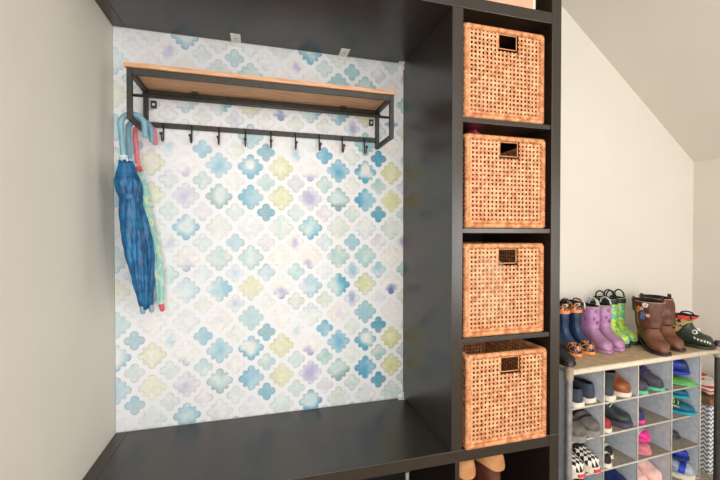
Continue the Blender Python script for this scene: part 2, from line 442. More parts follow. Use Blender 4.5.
BW, BD, BH = .303, .36, .30
def make_basket():
    r = thing('storage_basket', 'woven basket', 'basket')
    hole = (.128, .196, BH-.064, BH-.018)
    i = .008
    specs = [('front_panel', BW, lambda s, z, o: (s, i-o, z), hole), ('side_panel', BD, lambda s, z, o: (i-o, s, z), None),
             ('side_panel', BD, lambda s, z, o: (BW-i+o, s, z), None), ('back_panel', BW, lambda s, z, o: (s, BD-i+o, z), None)]
    for nm, w, fr, ho in specs:
        mb = MB(); weave_panel(mb, w, BH, fr, ho, nx=21 if w == BW else 24, nz=21)
        mb.build(nm, M['rattan'], r, smooth=True)
    mb = MB().box(.006, BW-.006, .006, BD-.006, .002, .006); mb.build('base', M['rattan'], r)
    for x, y in ((.009, .009), (BW-.007, .009), (.009, BD-.009), (BW-.007, BD-.009)):
        mb = MB(); braid(mb, (x, y, .006), (x, y, BH-.006), .0085); mb.build('corner_post', M['rattan_edge'], r, smooth=True)
    mb = MB()
    for z, rad in ((BH-.007, .0085),):
        for a, c in (((0.008, .009), (BW-.008, .009)), ((BW-.008, .009), (BW-.008, BD-.009)), ((BW-.008, BD-.009), (.008, BD-.009)), ((.008, BD-.009), (.008, .009))):
            braid(mb, (*a, z), (*c, z), rad)
    mb.build('rim', M['rattan_edge'], r, smooth=True)
    mb = MB()
    for z, rad in ((.0085, .0085), (.021, .0062)):
        for a, c in (((0.008, .009), (BW-.008, .009)), ((BW-.008, .009), (BW-.008, BD-.009)), ((BW-.008, BD-.009), (.008, BD-.009)), ((.008, BD-.009), (.008, .009))):
            braid(mb, (*a, z), (*c, z), rad)
    mb.build('base_band', M['rattan_edge'], r, smooth=True)
    mb = MB(); h = hole
    for a, c in (((h[0], h[2]), (h[1], h[2])), ((h[1], h[2]), (h[1], h[3])), ((h[1], h[3]), (h[0], h[3])), ((h[0], h[3]), (h[0], h[2]))):
        braid(mb, (a[0], .0088, a[1]), (c[0], .0088, c[1]), .0018, 8, .006)
    mb.build('handle_rim', M['rattan_edge'], r, smooth=True)
    return r
bk = make_basket()
BX = W+P+.009
labs = [('woven tan basket on the top shelf of the tower', 3), ('woven tan basket on the second shelf down, with something pink inside', 2),
        ('woven tan basket on the third shelf down, pale cloth behind its handle hole', 1), ('woven tan basket at the tower bottom, pulled out so its inside shows', 0)]
for k, (lb, row) in enumerate(labs):
    o = bk
    if k:
        o = bk.copy(); COL.objects.link(o)
        for ch in list(bk.children):
            c = ch.copy(); COL.objects.link(c); c.parent = o
    o.location = (BX+(.0, .004, .001, -.001)[k], (.006, .003, .004, -.014)[k], row*.351+.0012)
    o.rotation_euler[2] = (0, 0, 0, 0)[k]
    o['label'] = lb; o['group'] = 'woven baskets in the shelf tower'
# things in the baskets
M['pinkcloth'] = mat('pink_cloth', (226, 70, 110), .8, (190, 40, 90), 40)
M['palecloth'] = mat('pale_cloth', (214, 206, 190), .9, (180, 170, 150), 30)
def bundle(name, label, cat, loc, sx, sy, sz, m, seed):
    rr = random.Random(seed); mb = MB(); rings = []
    for i in range(1, 12):
        a = -PI/2+PI*i/12; ring = []
        for k in range(24):
            th = 2*PI*k/24
            q = 1+.12*math.sin(3*th+i)+.08*math.sin(7*th-i*1.3)
            cz = math.sin(a); rr_ = abs(math.cos(a))**.6
            ring.append((sx*rr_*math.cos(th)*q, sy*rr_*math.sin(th)*q, sz*(1+cz)*(.9+.08*math.sin(2*th+i))))
        rings.append(ring)
    mb.rings(rings)
    return tag(mb.build(name, m, smooth=True, loc=loc), label, cat)
bundle('cloth_bundle', 'crumpled pink cloth peeking over the rim of the second basket down', 'cloth', (BX+.075, .11, .702+.0085), .045, .075, .174, M['pinkcloth'], 2)
bundle('cloth_bundle', 'pale folded cloth inside the third basket down, seen through its handle hole', 'cloth', (BX+.15, .17, .351+.0085), .10, .12, .128, M['palecloth'], 3)
# pale box overhead
M['pinkbox'] = mat('pale_pink_board', (236, 180, 152), .6, (228, 162, 132), 25, stretch=(1, 1, 12))
r = thing('storage_box', 'pale pink storage box with cream edging in the overhead cube above the tower', 'box', (1.106, .022, H+P+.0005))
MB().box(0, .272, 0, .33, 0.002, .26).build('box_body', M['pinkbox'], r, bevel=.004)
MB().box(-.004, .276, -.004, .334, .2605, .29).build('lid', M['pinkbox'], r, bevel=.004)
M['cream'] = mat('cream_edging', (240, 228, 205), .6)
for xa in (-.003, .264): MB().box(xa, xa+.011, -.003, .008, 0, .26).build('corner_edging', M['cream'], r, bevel=.001)
MB().box(-.0005, .2725, -.002, .0, .0, .008).build('bottom_edging', M['cream'], r)

# ------------------------------------------------------------------ footwear tools (toe points along +X, heel at x = 0, floor at z = 0)
def cat(p0, p1, p2, p3, t):
    return .5*((2*p1)+(-p0+p2)*t+(2*p0-5*p1+4*p2-p3)*t*t+(-p0+3*p1-3*p2+p3)*t**3)
def at(pairs, t):
    A = np.array(pairs, float); n = len(A); t = min(max(t, 0), n-1.0001); i = int(t)
    return cat(A[max(i-1, 0)], A[i], A[i+1], A[min(i+2, n-1)], t-i)
def ring(q, n=24, sc=1.0, zmin=None, a0=-PI, a1=PI, closed=True, grow=0):
    fx, fz, bx, bz, w = q
    mx, mz = (fx+bx)/2, (fz+bz)/2; hx, hz = (fx-bx)/2, (fz-bz)/2
    ln = math.hypot(hx, hz)+1e-9
    g = 1+grow/ln; gw = w+grow
    out = []
    for k in range(n if closed else n+1):
        a = a0+(a1-a0)*k/n
        c, s = math.cos(a), math.sin(a)
        c = math.copysign(abs(c)**.85, c); s = math.copysign(abs(s)**.75, s)
        z = mz+hz*c*sc*g
        if zmin is not None: z = max(z, zmin)
        out.append((mx+hx*c*sc*g, gw*s*sc, z))
    return out
def loft(pairs, t0, t1, steps, zmin, **kw):
    return [ring(at(pairs, t0+(t1-t0)*i/steps), zmin=zmin, **kw) for i in range(steps+1)]
def scale_pairs(pr, L, Wd, z0):
    return [(fx*L, fz+z0, bx*L, bz+z0, w*Wd/2) for fx, fz, bx, bz, w in pr]
def sole_mesh(L, Wd, t, heel=.74, point=.3, over=.003):
    # foot-shaped outline, extruded with rounded edges
    prof = [(-.01, .30), (.0, .46), (.05, .68*heel/.74), (.15, heel), (.3, heel*.98), (.45, .84), (.6, .97), (.72, 1.0), (.84, .92), (.93, .70), (.985, point+.05), (1.01, point*.5)]
    up = [(x*L, w*Wd/2) for x, w in prof]
    loop = [(x, w) for x, w in up]+[(x, -w) for x, w in reversed(up)]
    cxm = L*.5
    def off(o, z): return [(x+o*(1 if x > cxm else -1)*.7, y+math.copysign(o, y), z) for x, y in loop]
    mb = MB(); mb.rings([off(over-.003, 0), off(over, .002), off(over, t-.002), off(over-.002, t)])
    return mb
def low_pairs(L, Wd, Ht, Hi, Hc, z0):
    pr = [(1.0, .3*Ht, .985, 0, .30), (.955, .8*Ht, .93, 0, .66), (.88, Ht, .84, 0, .90), (.77, 1.1*Ht, .72, 0, 1.0), (.65, .5*(Ht+Hi)+.002, .58, 0, .97), (.55, Hi, .42, 0, .88),
          (.505, Hi*1.04, .25, 0, .80), (.485, Hi*1.07, .08, 0, .77), (.475, Hi*1.08, .0, .12*Hc, .72), (.468, Hi*1.08, -.012, .5*Hc, .66), (.46, Hi*1.08, .005, Hc, .58),
          (.445, Hi*1.05, .03, Hc*.98, .50), (.44, .7*Hi, .06, .6*Hc, .46), (.42, .3*Hi, .08, .2*Hc, .42)]
    return scale_pairs(pr, L, Wd, z0)
def place(o, loc, rz): o.location = loc; o.rotation_euler[2] = rz

def low_shoe(name, label, L, Wd, Ht, Hi, Hc, upper, sole, lining, st=.018, laces=None, tongue=None, toecap=None, strap=None, strap_t=(5.3, 6.3), heeltab=None, stripe=None, group=None, vamp=None, vamp_dark=None, catg='shoe', logo=None):
    r = thing(name, label, catg, group=group)
    pr = low_pairs(L, Wd, Ht, Hi, Hc, st*.7)
    zm = st*.6
    rings = loft(pr, 0, 13, 52, zm)
    mats = [0 if i < 42 else 1 for i in range(53)]
    MB().rings(rings, mats=mats).build('upper', [upper, lining], r, smooth=True, angle=70)
    sole_mesh(L, Wd, st).build('sole', sole, r, smooth=True, angle=40)
    band = lambda nm, t0, t1, m, a=1.9, grow=.002, steps=8: MB().rings(loft(pr, t0, t1, steps, zm, n=18, a0=-a, a1=a, closed=False, grow=grow), cap=False, closed=False).build(nm, m, r, smooth=True)
    if toecap: band('toe_cap', 0, 2.6, toecap, a=PI, grow=.0012)
    if vamp: band('vamp', .2, 5.2, vamp, a=1.75, grow=.0012)
    if vamp_dark: band('throat', 3.3, 7.6, vamp_dark, a=1.0, grow=.0015)
    if tongue:
        MB().rings(loft(pr, 4.2, 7.4, 8, zm, n=10, a0=-.55, a1=.55, closed=False, grow=.003), cap=False, closed=False).build('tongue', tongue, r, smooth=True)
    if laces:
        for k in range(4):
            tt = 4.0+k*.75
            MB().tube(ring(at(pr, tt), n=8, a0=-.85, a1=.85, closed=False, grow=.005, zmin=zm), .0022, 6).build('lace', laces, r, smooth=True)
        tp = ring(at(pr, 6.4), n=2, a0=-.01, a1=.01, closed=False, grow=.008, zmin=zm)[1]
        for s in (-1, 1):
            MB().tube([(tp[0]+.012*math.cos(a)-.004, s*(.010-.010*math.cos(a)+.004), tp[2]+.008*math.sin(a)*.6) for a in np.linspace(0, 2*PI, 12)], .0018, 6).build('lace_bow', laces, r, smooth=True)
    if strap:
        band('strap', *strap_t, strap, a=1.75, grow=.0035, steps=4)
    if heeltab:
        MB().rings(loft(pr, 7.6, 10, 8, zm, n=10, a0=PI-.5, a1=PI+.5, closed=False, grow=.002), cap=False, closed=False).build('heel_tab', heeltab, r, smooth=True)
    if stripe:
        for s in (-1, 1):
            pts = [ring(at(pr, t), n=2, a0=s*1.35-.01, a1=s*1.35+.01, closed=False, grow=.001, zmin=zm)[1] for t in np.linspace(3.6, 7.4, 8)]
            MB().tube(pts, [.001+.003*math.sin(PI*i/7) for i in range(8)], 6).build('side_stripe', stripe, r, smooth=True)
    return r

def boot_pairs(L, Wd, Hs, Ht, shaft_w, z0, shaft_f=.50, lean=-.04, topw=1.0, toe_w=.30, scal=0):
    pr = [(1.0, .3*Ht, .985, 0, toe_w), (.955, .8*Ht, .93, 0, .66 if toe_w > .25 else .5), (.88, Ht, .84, 0, .90 if toe_w > .25 else .78), (.77, 1.12*Ht, .72, 0, 1.0), (.66, 1.35*Ht, .58, 0, .97), (.58, 1.7*Ht, .40, 0, .90),
          (.535, 2.05*Ht, .2, 0, .84), (.505, 2.4*Ht, .03, .004, .80), (shaft_f, .46*Hs, .0, .14*Hs, .80), (shaft_f, .56*Hs, .0, .36*Hs, .82*shaft_w), (shaft_f+.01, .70*Hs, -.01+lean*.3, .62*Hs, .88*shaft_w),
          (shaft_f+.02+lean*.4, .86*Hs, -.03+lean*.6, .84*Hs, .92*shaft_w*topw), (shaft_f+.03+lean, Hs, -.05+lean, Hs, .95*shaft_w*topw),
          (shaft_f+.0+lean, Hs*.985, -.02+lean, Hs*.985, .86*shaft_w*topw), (shaft_f-.03, .75*Hs, .03, .75*Hs, .76*shaft_w), (shaft_f-.06, .4*Hs, .05, .4*Hs, .6*shaft_w)]
    return scale_pairs(pr, L, Wd, z0)

def boot(name, label, L, Wd, Hs, upper, sole, lining, st=.014, Ht=.045, shaft_w=1.0, cuff=None, toecap=None, loops=None, heel=0, toe_w=.30, foot=None, lean=-.04, topw=1.0, straps=None, piping=None, group=None, loop_h=.03, cuff_t=11.15, shaft_f=.50):
    r = thing(name, label, 'boot', group=group)
    z0 = st*.7+heel
    pr = boot_pairs(L, Wd, Hs, Ht, shaft_w, z0, lean=lean, topw=topw, toe_w=toe_w, shaft_f=shaft_f)
    zm = st*.6+heel*0
    def lift(rings):      # raise the rear of the foot over the heel block
        if not heel: return rings
        out = []
        for rg in rings: out.append([(x, y, z-heel*min(1, max(0, (x/L-.30)/.35))*(1 if z < z0+Ht*1.6 else max(0, 1-(z-z0-Ht*1.6)/.05))) for x, y, z in rg])
        return out
    rings = lift(loft(pr, 0, 15, 60, z0-.002))
    MB().rings(rings, mats=[0 if i < 49 else 1 for i in range(61)]).build('upper', [upper, lining], r, smooth=True, angle=75)
    sm = sole_mesh(L, Wd, st, point=toe_w*.9)
    if heel:
        sm.v = [(x, y, z+heel*(1-min(1, max(0, (x/L-.30)/.35)))) for x, y, z in sm.v]
    sm.build('sole', sole, r, smooth=True, angle=40)
    if heel:
        MB().rings([[(L*.12+L*.125*q*math.cos(2*PI*k/20), Wd*.36*q*math.sin(2*PI*k/20), z) for k in range(20)] for q, z in ((.88, 0), (.9, .004), (1, heel+.002))]).build('heel', sole, r, smooth=True, angle=40)
    def band(nm, t0, t1, m, a=PI, grow=.002, steps=8, n=24, par=r):
        return MB().rings(lift(loft(pr, t0, t1, steps, z0-.002, n=n, a0=-a, a1=a, closed=False, grow=grow)), cap=False, closed=False).build(nm, m, par, smooth=True)
    if foot: band('foot_cover', 0, 7.2, foot, grow=.001, steps=24)
    if toecap: band('toe_cap', 0, 2.9, toecap, grow=.003, steps=12)
    if cuff: band('cuff', cuff_t, 12.15, cuff, grow=.003, steps=5)
    q = at(pr, 12)
    mx = (q[0]+q[2])/2; hz = (q[1]+q[3])/2; ww = q[4]
    if loops:
        for s in (-1, 1):
            rx = (q[0]-q[2])*.28
            MB().tube([(mx+rx*math.cos(a), s*(ww*.97), hz-.012+(loop_h+.012)*math.sin(a)**.6 if math.sin(a) > 0 else hz-.012) for a in np.linspace(0.0, PI, 15)], .0032, 8).build('pull_loop', loops, r, smooth=True)
    if straps:
        for s in (-1, 1):
            mb = MB(); rg = []
            for a in np.linspace(0, PI, 13):
                y = s*(ww+.003-.007*math.sin(a*.5)**2+.004*math.sin(a)); z = hz-.045*(math.cos(a)**2)+.018*math.sin(a)
                rg.append([(mx-.012, y, z), (mx+.012, y, z)])
            mb.rings(rg, cap=False, closed=False); mb.build('pull_strap', straps, r, smooth=True)
    if piping:
        for tq in ((12.05, .0025),):
            MB().tube(ring(at(pr, tq[0]), n=28, closed=False, grow=.001), tq[1], 6, cap=False).build('rim_piping', piping, r, smooth=True)
        for s in (-1, 1):
            MB().tube([ring(at(pr, t), n=2, a0=s*PI/2-.01, a1=s*PI/2+.01, closed=False, grow=.0005)[1] for t in np.linspace(8.6, 12, 14)], .0022, 6).build('side_piping', piping, r, smooth=True)
    return r, pr

# ------------------------------------------------------------------ shoe rack
M['canvas'] = mat('beige_canvas', (196, 172, 138), .9, (176, 152, 120), 40, bump=.3, bscale=500)
M['bar'] = mat('ivory_tube', (232, 220, 200), .6, (222, 206, 182), 30)
M['felt'] = mat('blue_grey_fabric', (212, 218, 226), .95, (192, 200, 212), 60, bump=.3, bscale=600)
M['felt2'] = mat('grey_fabric_back', (202, 210, 222), .95, (184, 194, 208), 60, bump=.3, bscale=600)
M['edge'] = mat('light_grey_piping', (205, 198, 188), .9)
M['shelfcloth'] = mat('taupe_shelf_fabric', (156, 146, 132), .95, (140, 130, 118), 60)
M['joint'] = mat('taupe_plastic_joint', (170, 154, 132), .5)
M['capm'] = mat('dark_purple_cap', (64, 46, 58), .4)
RA = math.radians(2.8); RO = (1.58, .07, ZF)
RKW, RKD, ZT = .842, .285, .183-ZF      # heights inside the rack are measured from the floor
rk = thing('shoe_rack', 'metal framed shoe rack with hanging fabric pockets and canvas top', 'shoe rack', RO, RA)
for (x, y) in ((0, .0), (RKW, 0), (0, RKD), (RKW, RKD)):
    mb = MB(); mb.tube([(x, y, 0), (x, y, ZT+.027)], .0115, 14)
    p = mb.build('post', M['steel'] if x == 0 else M['metal'], rk, smooth=True, angle=50)  # right posts get dark metal to paint in the shade they stand in
    mb = MB(); mb.tube([(x, y, ZT+.015), (x, y, ZT+.031), (x, y, ZT+.036)], [.0135, .0135, .008], 14); mb.build('post_cap', M['capm'], p, smooth=True, angle=50)
    mb = MB(); mb.tube([(x, y-.0, ZT-.035), (x, y, ZT+.012)], .0145, 14); mb.build('joint', M['joint'], p, smooth=True, angle=50)
for nm, y in (('front_bar', 0), ('rear_bar', RKD)):
    mb = MB(); mb.tube([(.012, y, ZT-.0105), (RKW-.012, y, ZT-.0105)], .0105, 14); mb.build(nm, M['bar'], rk, smooth=True)
mb = MB().box(.004, RKW-.004, .004, RKD-.004, ZT-.004, ZT); mb.build('top_canvas', M['canvas'], rk)
xs = [.012, .180, .363, .560, .738]; rows = [ZT-.018, .034-ZF, -.090-ZF, -.226-ZF, -.366-ZF]
y0, y1 = .006, RKD-.012
for x in xs:
    d = MB().box(x-.002, x+.002, y0, y1, rows[-1], rows[0]).build('divider', M['felt'], rk)
    mb = MB(); mb.tube([(x, y0, rows[-1]), (x, y0, rows[0])], .0032, 8); mb.build('piping', M['edge'], d, smooth=True)
for z in rows[1:]:
    s = MB().box(xs[0], xs[-1], y0, y1, z-.004, z).build('shelf', M['shelfcloth'], rk)
    mb = MB(); mb.tube([(xs[0], y0, z-.002), (xs[-1], y0, z-.002)], .0038, 8); mb.build('piping', M['edge'], s, smooth=True)
MB().box(xs[0], xs[-1], y1, y1+.003, rows[-1], rows[0]).build('back_panel', M['felt2'], rk)

def rw(x, y, z=None):
    c, s = math.cos(RA), math.sin(RA)
    return (RO[0]+x*c-y*s, RO[1]+x*s+y*c)
def in_pocket(o, row, x, y, deg, dz=0):
    """stand o (heel at local 0, toe along +X) in a rack pocket; deg = 90 means toe to the back, -90 toe to the viewer"""
    p = rw(x, y)
    z = rows[row+1]+ZF+.0006+dz
    o.location = (p[0], p[1], z); o.rotation_euler[2] = math.radians(deg)+RA
C = lambda n, c, r=.6, c2=None, s=40, **k: mat(n, c, r, c2, s, **k)
navy = C('navy_canvas', (58, 66, 84), .8, (44, 50, 68)); wsole = C('white_rubber', (232, 222, 204), .6); dark = C('dark_lining', (30, 28, 28), .9)
brownL = C('brown_leather', (156, 88, 48), .4, (120, 60, 32), 30); slate = C('dark_slate_leather', (52, 60, 64), .45, (40, 46, 50))
purple = C('purple_mesh', (82, 56, 140), .6, (54, 40, 92)); greyM = C('grey_mesh', (82, 76, 92), .7, (56, 52, 66)); greenS = C('mint_green_sole', (104, 190, 150), .5)
blueV = C('bright_blue', (30, 60, 190), .5, (18, 40, 140)); lime = C('lime_rubber', (112, 196, 104), .5, (84, 168, 84)); silver = C('silver_grey', (190, 200, 205), .5)
greyS = C('grey_suede', (112, 106, 102), .9, (86, 82, 80)); greySole = C('grey_rubber', (140, 136, 130), .7)
red = C('red_canvas', (170, 50, 60), .7, (140, 36, 46)); black = C('black_canvas', (32, 32, 34), .8, (22, 22, 24)); white = C('white_canvas', (225, 222, 216), .7)
check = mat_checker('checkered_canvas', (236, 230, 218), (26, 25, 26), 80); redm = C('red_label', (226, 70, 80), .5)
teal = C('teal_mesh', (20, 108, 136), .6, (12, 78, 110)); tealS = C('turquoise_sole', (40, 160, 180), .5); yel = C('yellow_lace', (220, 220, 70), .6)
hot = C('hot_pink', (236, 60, 156), .5, (214, 40, 130)); pinkp = C('rose_pink', (222, 130, 140), .6); palepink = C('pale_pink_fleece', (246, 204, 194), .95, (236, 184, 176), 80, bump=.8, bscale=250)
dblue = C('deep_blue', (26, 48, 110), .5, (16, 32, 80)); lgrey = C('light_grey_mesh', (178, 188, 200), .6, (150, 160, 176)); beige = C('beige_lining', (206, 182, 160), .9)

# --- pockets, top row
in_pocket(low_shoe('sneaker', 'navy canvas sneaker, left one in the top left pocket', .17, .074, .036, .050, .052, navy, wsole, dark, .018, heeltab=navy), 0, .058, .004, 88)
in_pocket(low_shoe('sneaker', 'navy canvas sneaker, right one in the top left pocket', .17, .076, .036, .054, .058, navy, wsole, dark, .018, heeltab=navy), 0, .133, .018, 88)
a, _ = boot('ankle_boot', 'dark slate ankle boot with white sole beside a brown one in top row', .17, .070, .098, slate, wsole, dark, .018, .040, .9, lean=.0); in_pocket(a, 0, .226, .008, 90)
a, _ = boot('ankle_boot', 'brown leather ankle boot with white sole in the top row of pockets', .145, .076, .106, brownL, wsole, dark, .018, .042, .95, lean=.0, straps=brownL); in_pocket(a, 0, .305, .154, -84)
in_pocket(low_shoe('sneaker', 'grey sneaker with green sole, left one in third pocket of top row', .16, .066, .038, .06, .062, greyM, greenS, dark, .016, laces=purple, tongue=purple), 0, .408, .166, -90)
in_pocket(low_shoe('sneaker', 'purple sneaker with green sole, right one in third pocket of top row', .165, .070, .040, .066, .070, greyM, greenS, dark, .014, laces=purple, tongue=purple), 0, .478, .170, -78)
in_pocket(low_shoe('sneaker', 'bright blue shoe with silver tab lying above a lime sole in the top right pocket', .16, .078, .046, .066, .066, blueV, blueV, dark, .014, strap=silver, toecap=dblue), 0, .615, .160, -52, .040)
in_pocket(low_shoe('sandal', 'flat lime green sandal under the bright blue shoe in the top right pocket', .175, .078, .010, .013, .012, lime, lime, dark, .011, strap=lime, catg='sandal'), 0, .606, .150, -54)
# --- second row
strapM = C('charcoal_strap', (104, 98, 96), .8)
for lb, x, y, d in (('grey suede strap shoe, left one of the pair in the second row', .056, .152, -91), ('grey suede strap shoe, right one of the pair in the second row', .136, .164, -89)):
    in_pocket(low_shoe('strap_shoe', lb, .165, .078, .036, .056, .066, greyS, greySole, black, .024, strap=strapM, strap_t=(3.7, 4.5), vamp_dark=black), 1, x, y, d)
in_pocket(low_shoe('canvas_shoe', 'small red and white shoe beside a dark high-top in the second row', .11, .048, .034, .046, .05, red, wsole, dark, .016, stripe=white), 1, .212, .118, -88)
a, _ = boot('high_top_sneaker', 'dark grey high-top sneaker with pale laces in the second row', .16, .074, .092, slate, greyM, dark, .020, .034, .95, lean=.02, straps=black)
pr_ = boot_pairs(.16, .072, .090, .034, .95, .014, lean=.02)
for k in range(4): MB().tube(ring(at(pr_, 5.0+k*.8), n=8, a0=-.8, a1=.8, closed=False, grow=.004), .002, 6).build('lace', white, a, smooth=True)
a['category'] = 'shoe'; in_pocket(a, 1, .272, .158, -66)
in_pocket(low_shoe('sneaker', 'small purple sneaker with pink sole against the pocket wall, second row', .16, .060, .040, .058, .060, purple, hot, dark, .014, vamp=dblue), 1, .410, .178, -90)
for lb, x, y, d, z in (('teal sneaker with yellow laces, upper one of the pair in the second row', .612, .170, -50, .056), ('teal sneaker with yellow laces, lower one of the pair in the second row', .602, .140, -52, 0)):
    in_pocket(low_shoe('sneaker', lb, .17, .072, .028, .038, .040, teal, tealS, dark, .012, laces=yel, tongue=teal, stripe=yel), 1, x, y, d, z)
# --- third row
for lb, x, y, d in (('black and white checkered slip-on shoe, left one in the third row', .055, .178, -90), ('black and white checkered slip-on shoe, right one in the third row', .134, .182, -89)):
    o = low_shoe('slip_on_shoe', lb, .185, .078, .038, .056, .060, check, wsole, black, .022)
    MB().box(.181, .1905, -.016, .016, .005, .018).build('toe_label', redm, o, bevel=.001)
    pr_ = low_pairs(.185, .078, .038, .056, .060, .0154)
    MB().rings(loft(pr_, 4.3, 10.1, 14, .013, n=24, a0=-PI, a1=PI, closed=False, grow=.0012), cap=False, closed=False).build('collar', black, o, smooth=True)
    in_pocket(o, 2, x, y, d)
for lb, x, y, d in (('small black and white sneaker nearest the divider in the third row', 0.214, .126, -90), ('small black and white sneaker standing behind its mate in the third row', 0.262, .165, -84)):
    in_pocket(low_shoe('sneaker', lb, .12, .050, .032, .05, .05, black, wsole, dark, .016, laces=white, tongue=lgrey, strap=white, strap_t=(2.2, 3.0)), 2, x, y, d)
o = low_shoe('sandal', 'hot pink and white sandal on top of its mate in the third row', .16, .072, .026, .040, .044, hot, hot, dark, .014, strap=white, strap_t=(2.0, 3.0), vamp=hot, catg='sandal'); in_pocket(o, 2, .420, .180, -78, .052)
o = low_shoe('sandal', 'rose pink sandal underneath its hot pink mate in the third row', .17, .074, .024, .032, .034, pinkp, pinkp, dark, .016, strap=greyM, catg='sandal'); in_pocket(o, 2, .420, .185, -80)
o = low_shoe('slipper', 'dark flat slipper lying in the shadow of the third row right pocket', .17, .070, .016, .024, .022, greyM, greyM, dark, .010, catg='slipper'); in_pocket(o, 2, .620, .210, -56)
# --- bottom row
for lb, x, y, d in (('deep blue shoe, left one of the pair in the bottom row', .222, .192, -86), ('deep blue shoe, right one of the pair in the bottom row', .302, .205, -84)):
    in_pocket(low_shoe('sneaker', lb, .19, .080, .044, .070, .074, dblue, navy, dark, .018, stripe=lgrey), 3, x, y, d)
for lb, x, y, d in (('pale pink fleece slipper, left one in the bottom row', .412, .175, -90), ('pale pink fleece slipper, right one in the bottom row', .496, .182, -86)):
    o = low_shoe('slipper', lb, .17, .084, .046, .078, .094, palepink, palepink, beige, .014, catg='slipper')
    pr_ = low_pairs(.17, .084, .046, .078, .094, .0098)
    MB().rings(loft(pr_, 9.2, 10.6, 6, .01, n=24, a0=-PI, a1=PI, closed=False, grow=.007), cap=False, closed=False).build('fleece_collar', beige, o, smooth=True)
    in_pocket(o, 3, x, y, d)
in_pocket(low_shoe('sneaker', 'bright blue sneaker resting on a pale grey one in the bottom right pocket', .17, .074, .034, .05, .052, blueV, dblue, dark, .014, strap=dblue), 3, .612, .170, -60, .071)
in_pocket(low_shoe('sneaker', 'pale grey sneaker with blue stripe underneath in the bottom right pocket', .18, .082, .040, .052, .054, lgrey, wsole, dark, .018, stripe=blueV, strap=blueV, strap_t=(2.2, 3.2)), 3, .612, .160, -62)
for lb, x, y in (('black low shoe, left one in the bottom left pocket', .058, .235), ('black low shoe, right one in the bottom left pocket', .136, .235)):
    in_pocket(low_shoe('sneaker', lb, .2, .076, .038, .056, .058, black, black, dark, .018, laces=black), 3, x, y, -88)

# ------------------------------------------------------------------ boots on top of the rack
navyR = C('navy_rubber', (34, 58, 92), .3, (24, 42, 72), 20); orange = C('orange_rubber', (240, 150, 84), .45)
tiger = mat_spots('black_orange_stripe', [(0, (30, 28, 28)), (.47, (236, 150, 90)), (.53, (32, 30, 30))], 50)
leop = mat_spots('black_cream_cuff', [(0, (38, 34, 32)), (.5, (200, 186, 160)), (.57, (40, 36, 34))], 55)
lilac = mat_spots('lilac_rubber', [(0, (128, 84, 130)), (.36, (180, 128, 178)), (.60, (190, 142, 186)), (.7, (150, 104, 154))], 38, .3)
mauve = C('mauve_foot', (176, 130, 166), .3, (160, 112, 148), 30)
mauvecuff = C('dusty_cuff', (166, 140, 150), .6)
neon = mat_spots('lime_blue_camouflage', [(0, (110, 200, 170)), (.42, (196, 226, 92)), (.56, (170, 214, 70)), (.64, (86, 176, 186)), (.70, (206, 232, 110))], 38, .35)
tealsole = C('dark_teal_rubber', (24, 60, 70), .5)
bandB = C('charcoal_band', (44, 48, 58), .6)
cow = C('dark_brown_leather', (110, 66, 48), .45, (80, 44, 34), 22, bump=.2, bscale=120); cowfoot = C('scuffed_brown_leather', (128, 84, 60), .5, (98, 58, 42), 22)
cowsole = C('dark_heel_leather', (56, 34, 28), .5); cowstrap = C('oxblood_strap', (86, 40, 38), .5); pip = C('pale_tan_piping', (176, 130, 110), .5)
croc = C('dark_green_rubber', (44, 54, 38), .4, (38, 48, 36), 40); giraffe = mat_spots('tan_black_patches', [(0, (176, 150, 100)), (.46, (186, 160, 108)), (.50, (36, 32, 30)), (.58, (180, 152, 104))], 60)
redcuff = C('red_cuff', (232, 66, 56), .6)
ZTOP = .183+.0006
def stand(o, toe, deg, L, dz=0):
    """put the toe at world (x, y), toe direction deg (0 = +x, -90 = toward the viewer)"""
    a = math.radians(deg)
    o.location = (toe[0]-L*math.cos(a), toe[1]-L*math.sin(a), ZTOP+dz); o.rotation_euler[2] = a
# order along the rack, left to right
for lb, toe, d in (('navy rain boot with orange animal-print cuff, farthest left on the rack top', (1.736, .176), -97), ('navy rain boot with orange animal-print cuff, next to the lilac boots', (1.807, .182), -97)):
    o, _ = boot('rain_boot', lb, .155, .058, .192, navyR, orange, dark, .014, .038, 1.0, cuff=tiger, toecap=tiger, loops=leop, loop_h=.014, cuff_t=10.9); stand(o, toe, d, .155)
    MB().rings(loft(boot_pairs(.155, .058, .192, .038, 1.0, .0098), 10.55, 10.95, 3, .01, n=24, closed=False, grow=.0035), cap=False, closed=False).build('orange_band', orange, o, smooth=True)
for lb, toe, d in (('lilac rain boot with white pull loops, left one of the pair', (1.894, .176), -98), ('lilac rain boot with white pull loops, right one of the pair', (1.974, .187), -98)):
    o, _ = boot('rain_boot', lb, .175, .066, .172, lilac, mauve, dark, .012, .040, 1.14, foot=mauve, cuff=mauvecuff, loops=M['white'], loop_h=.030, cuff_t=11.5, shaft_f=.56); stand(o, toe, d, .175)
for lb, toe, d in (('lime and blue patterned rain boot with black pull loops, left of the pair', (2.054, .228), -98), ('lime and blue patterned rain boot with black pull loops, beside the brown boot', (2.124, .245), -98)):
    o, _ = boot('rain_boot', lb, .165, .058, .186, neon, tealsole, dark, .016, .038, 1.05, cuff=bandB, loops=black, loop_h=.036, cuff_t=11.2, shaft_f=.56); stand(o, toe, d, .165)
petal = [C('orange_thread', (236, 140, 70)), C('white_thread', (240, 232, 214)), C('blue_thread', (90, 130, 190)), C('peach_thread', (240, 190, 150))]
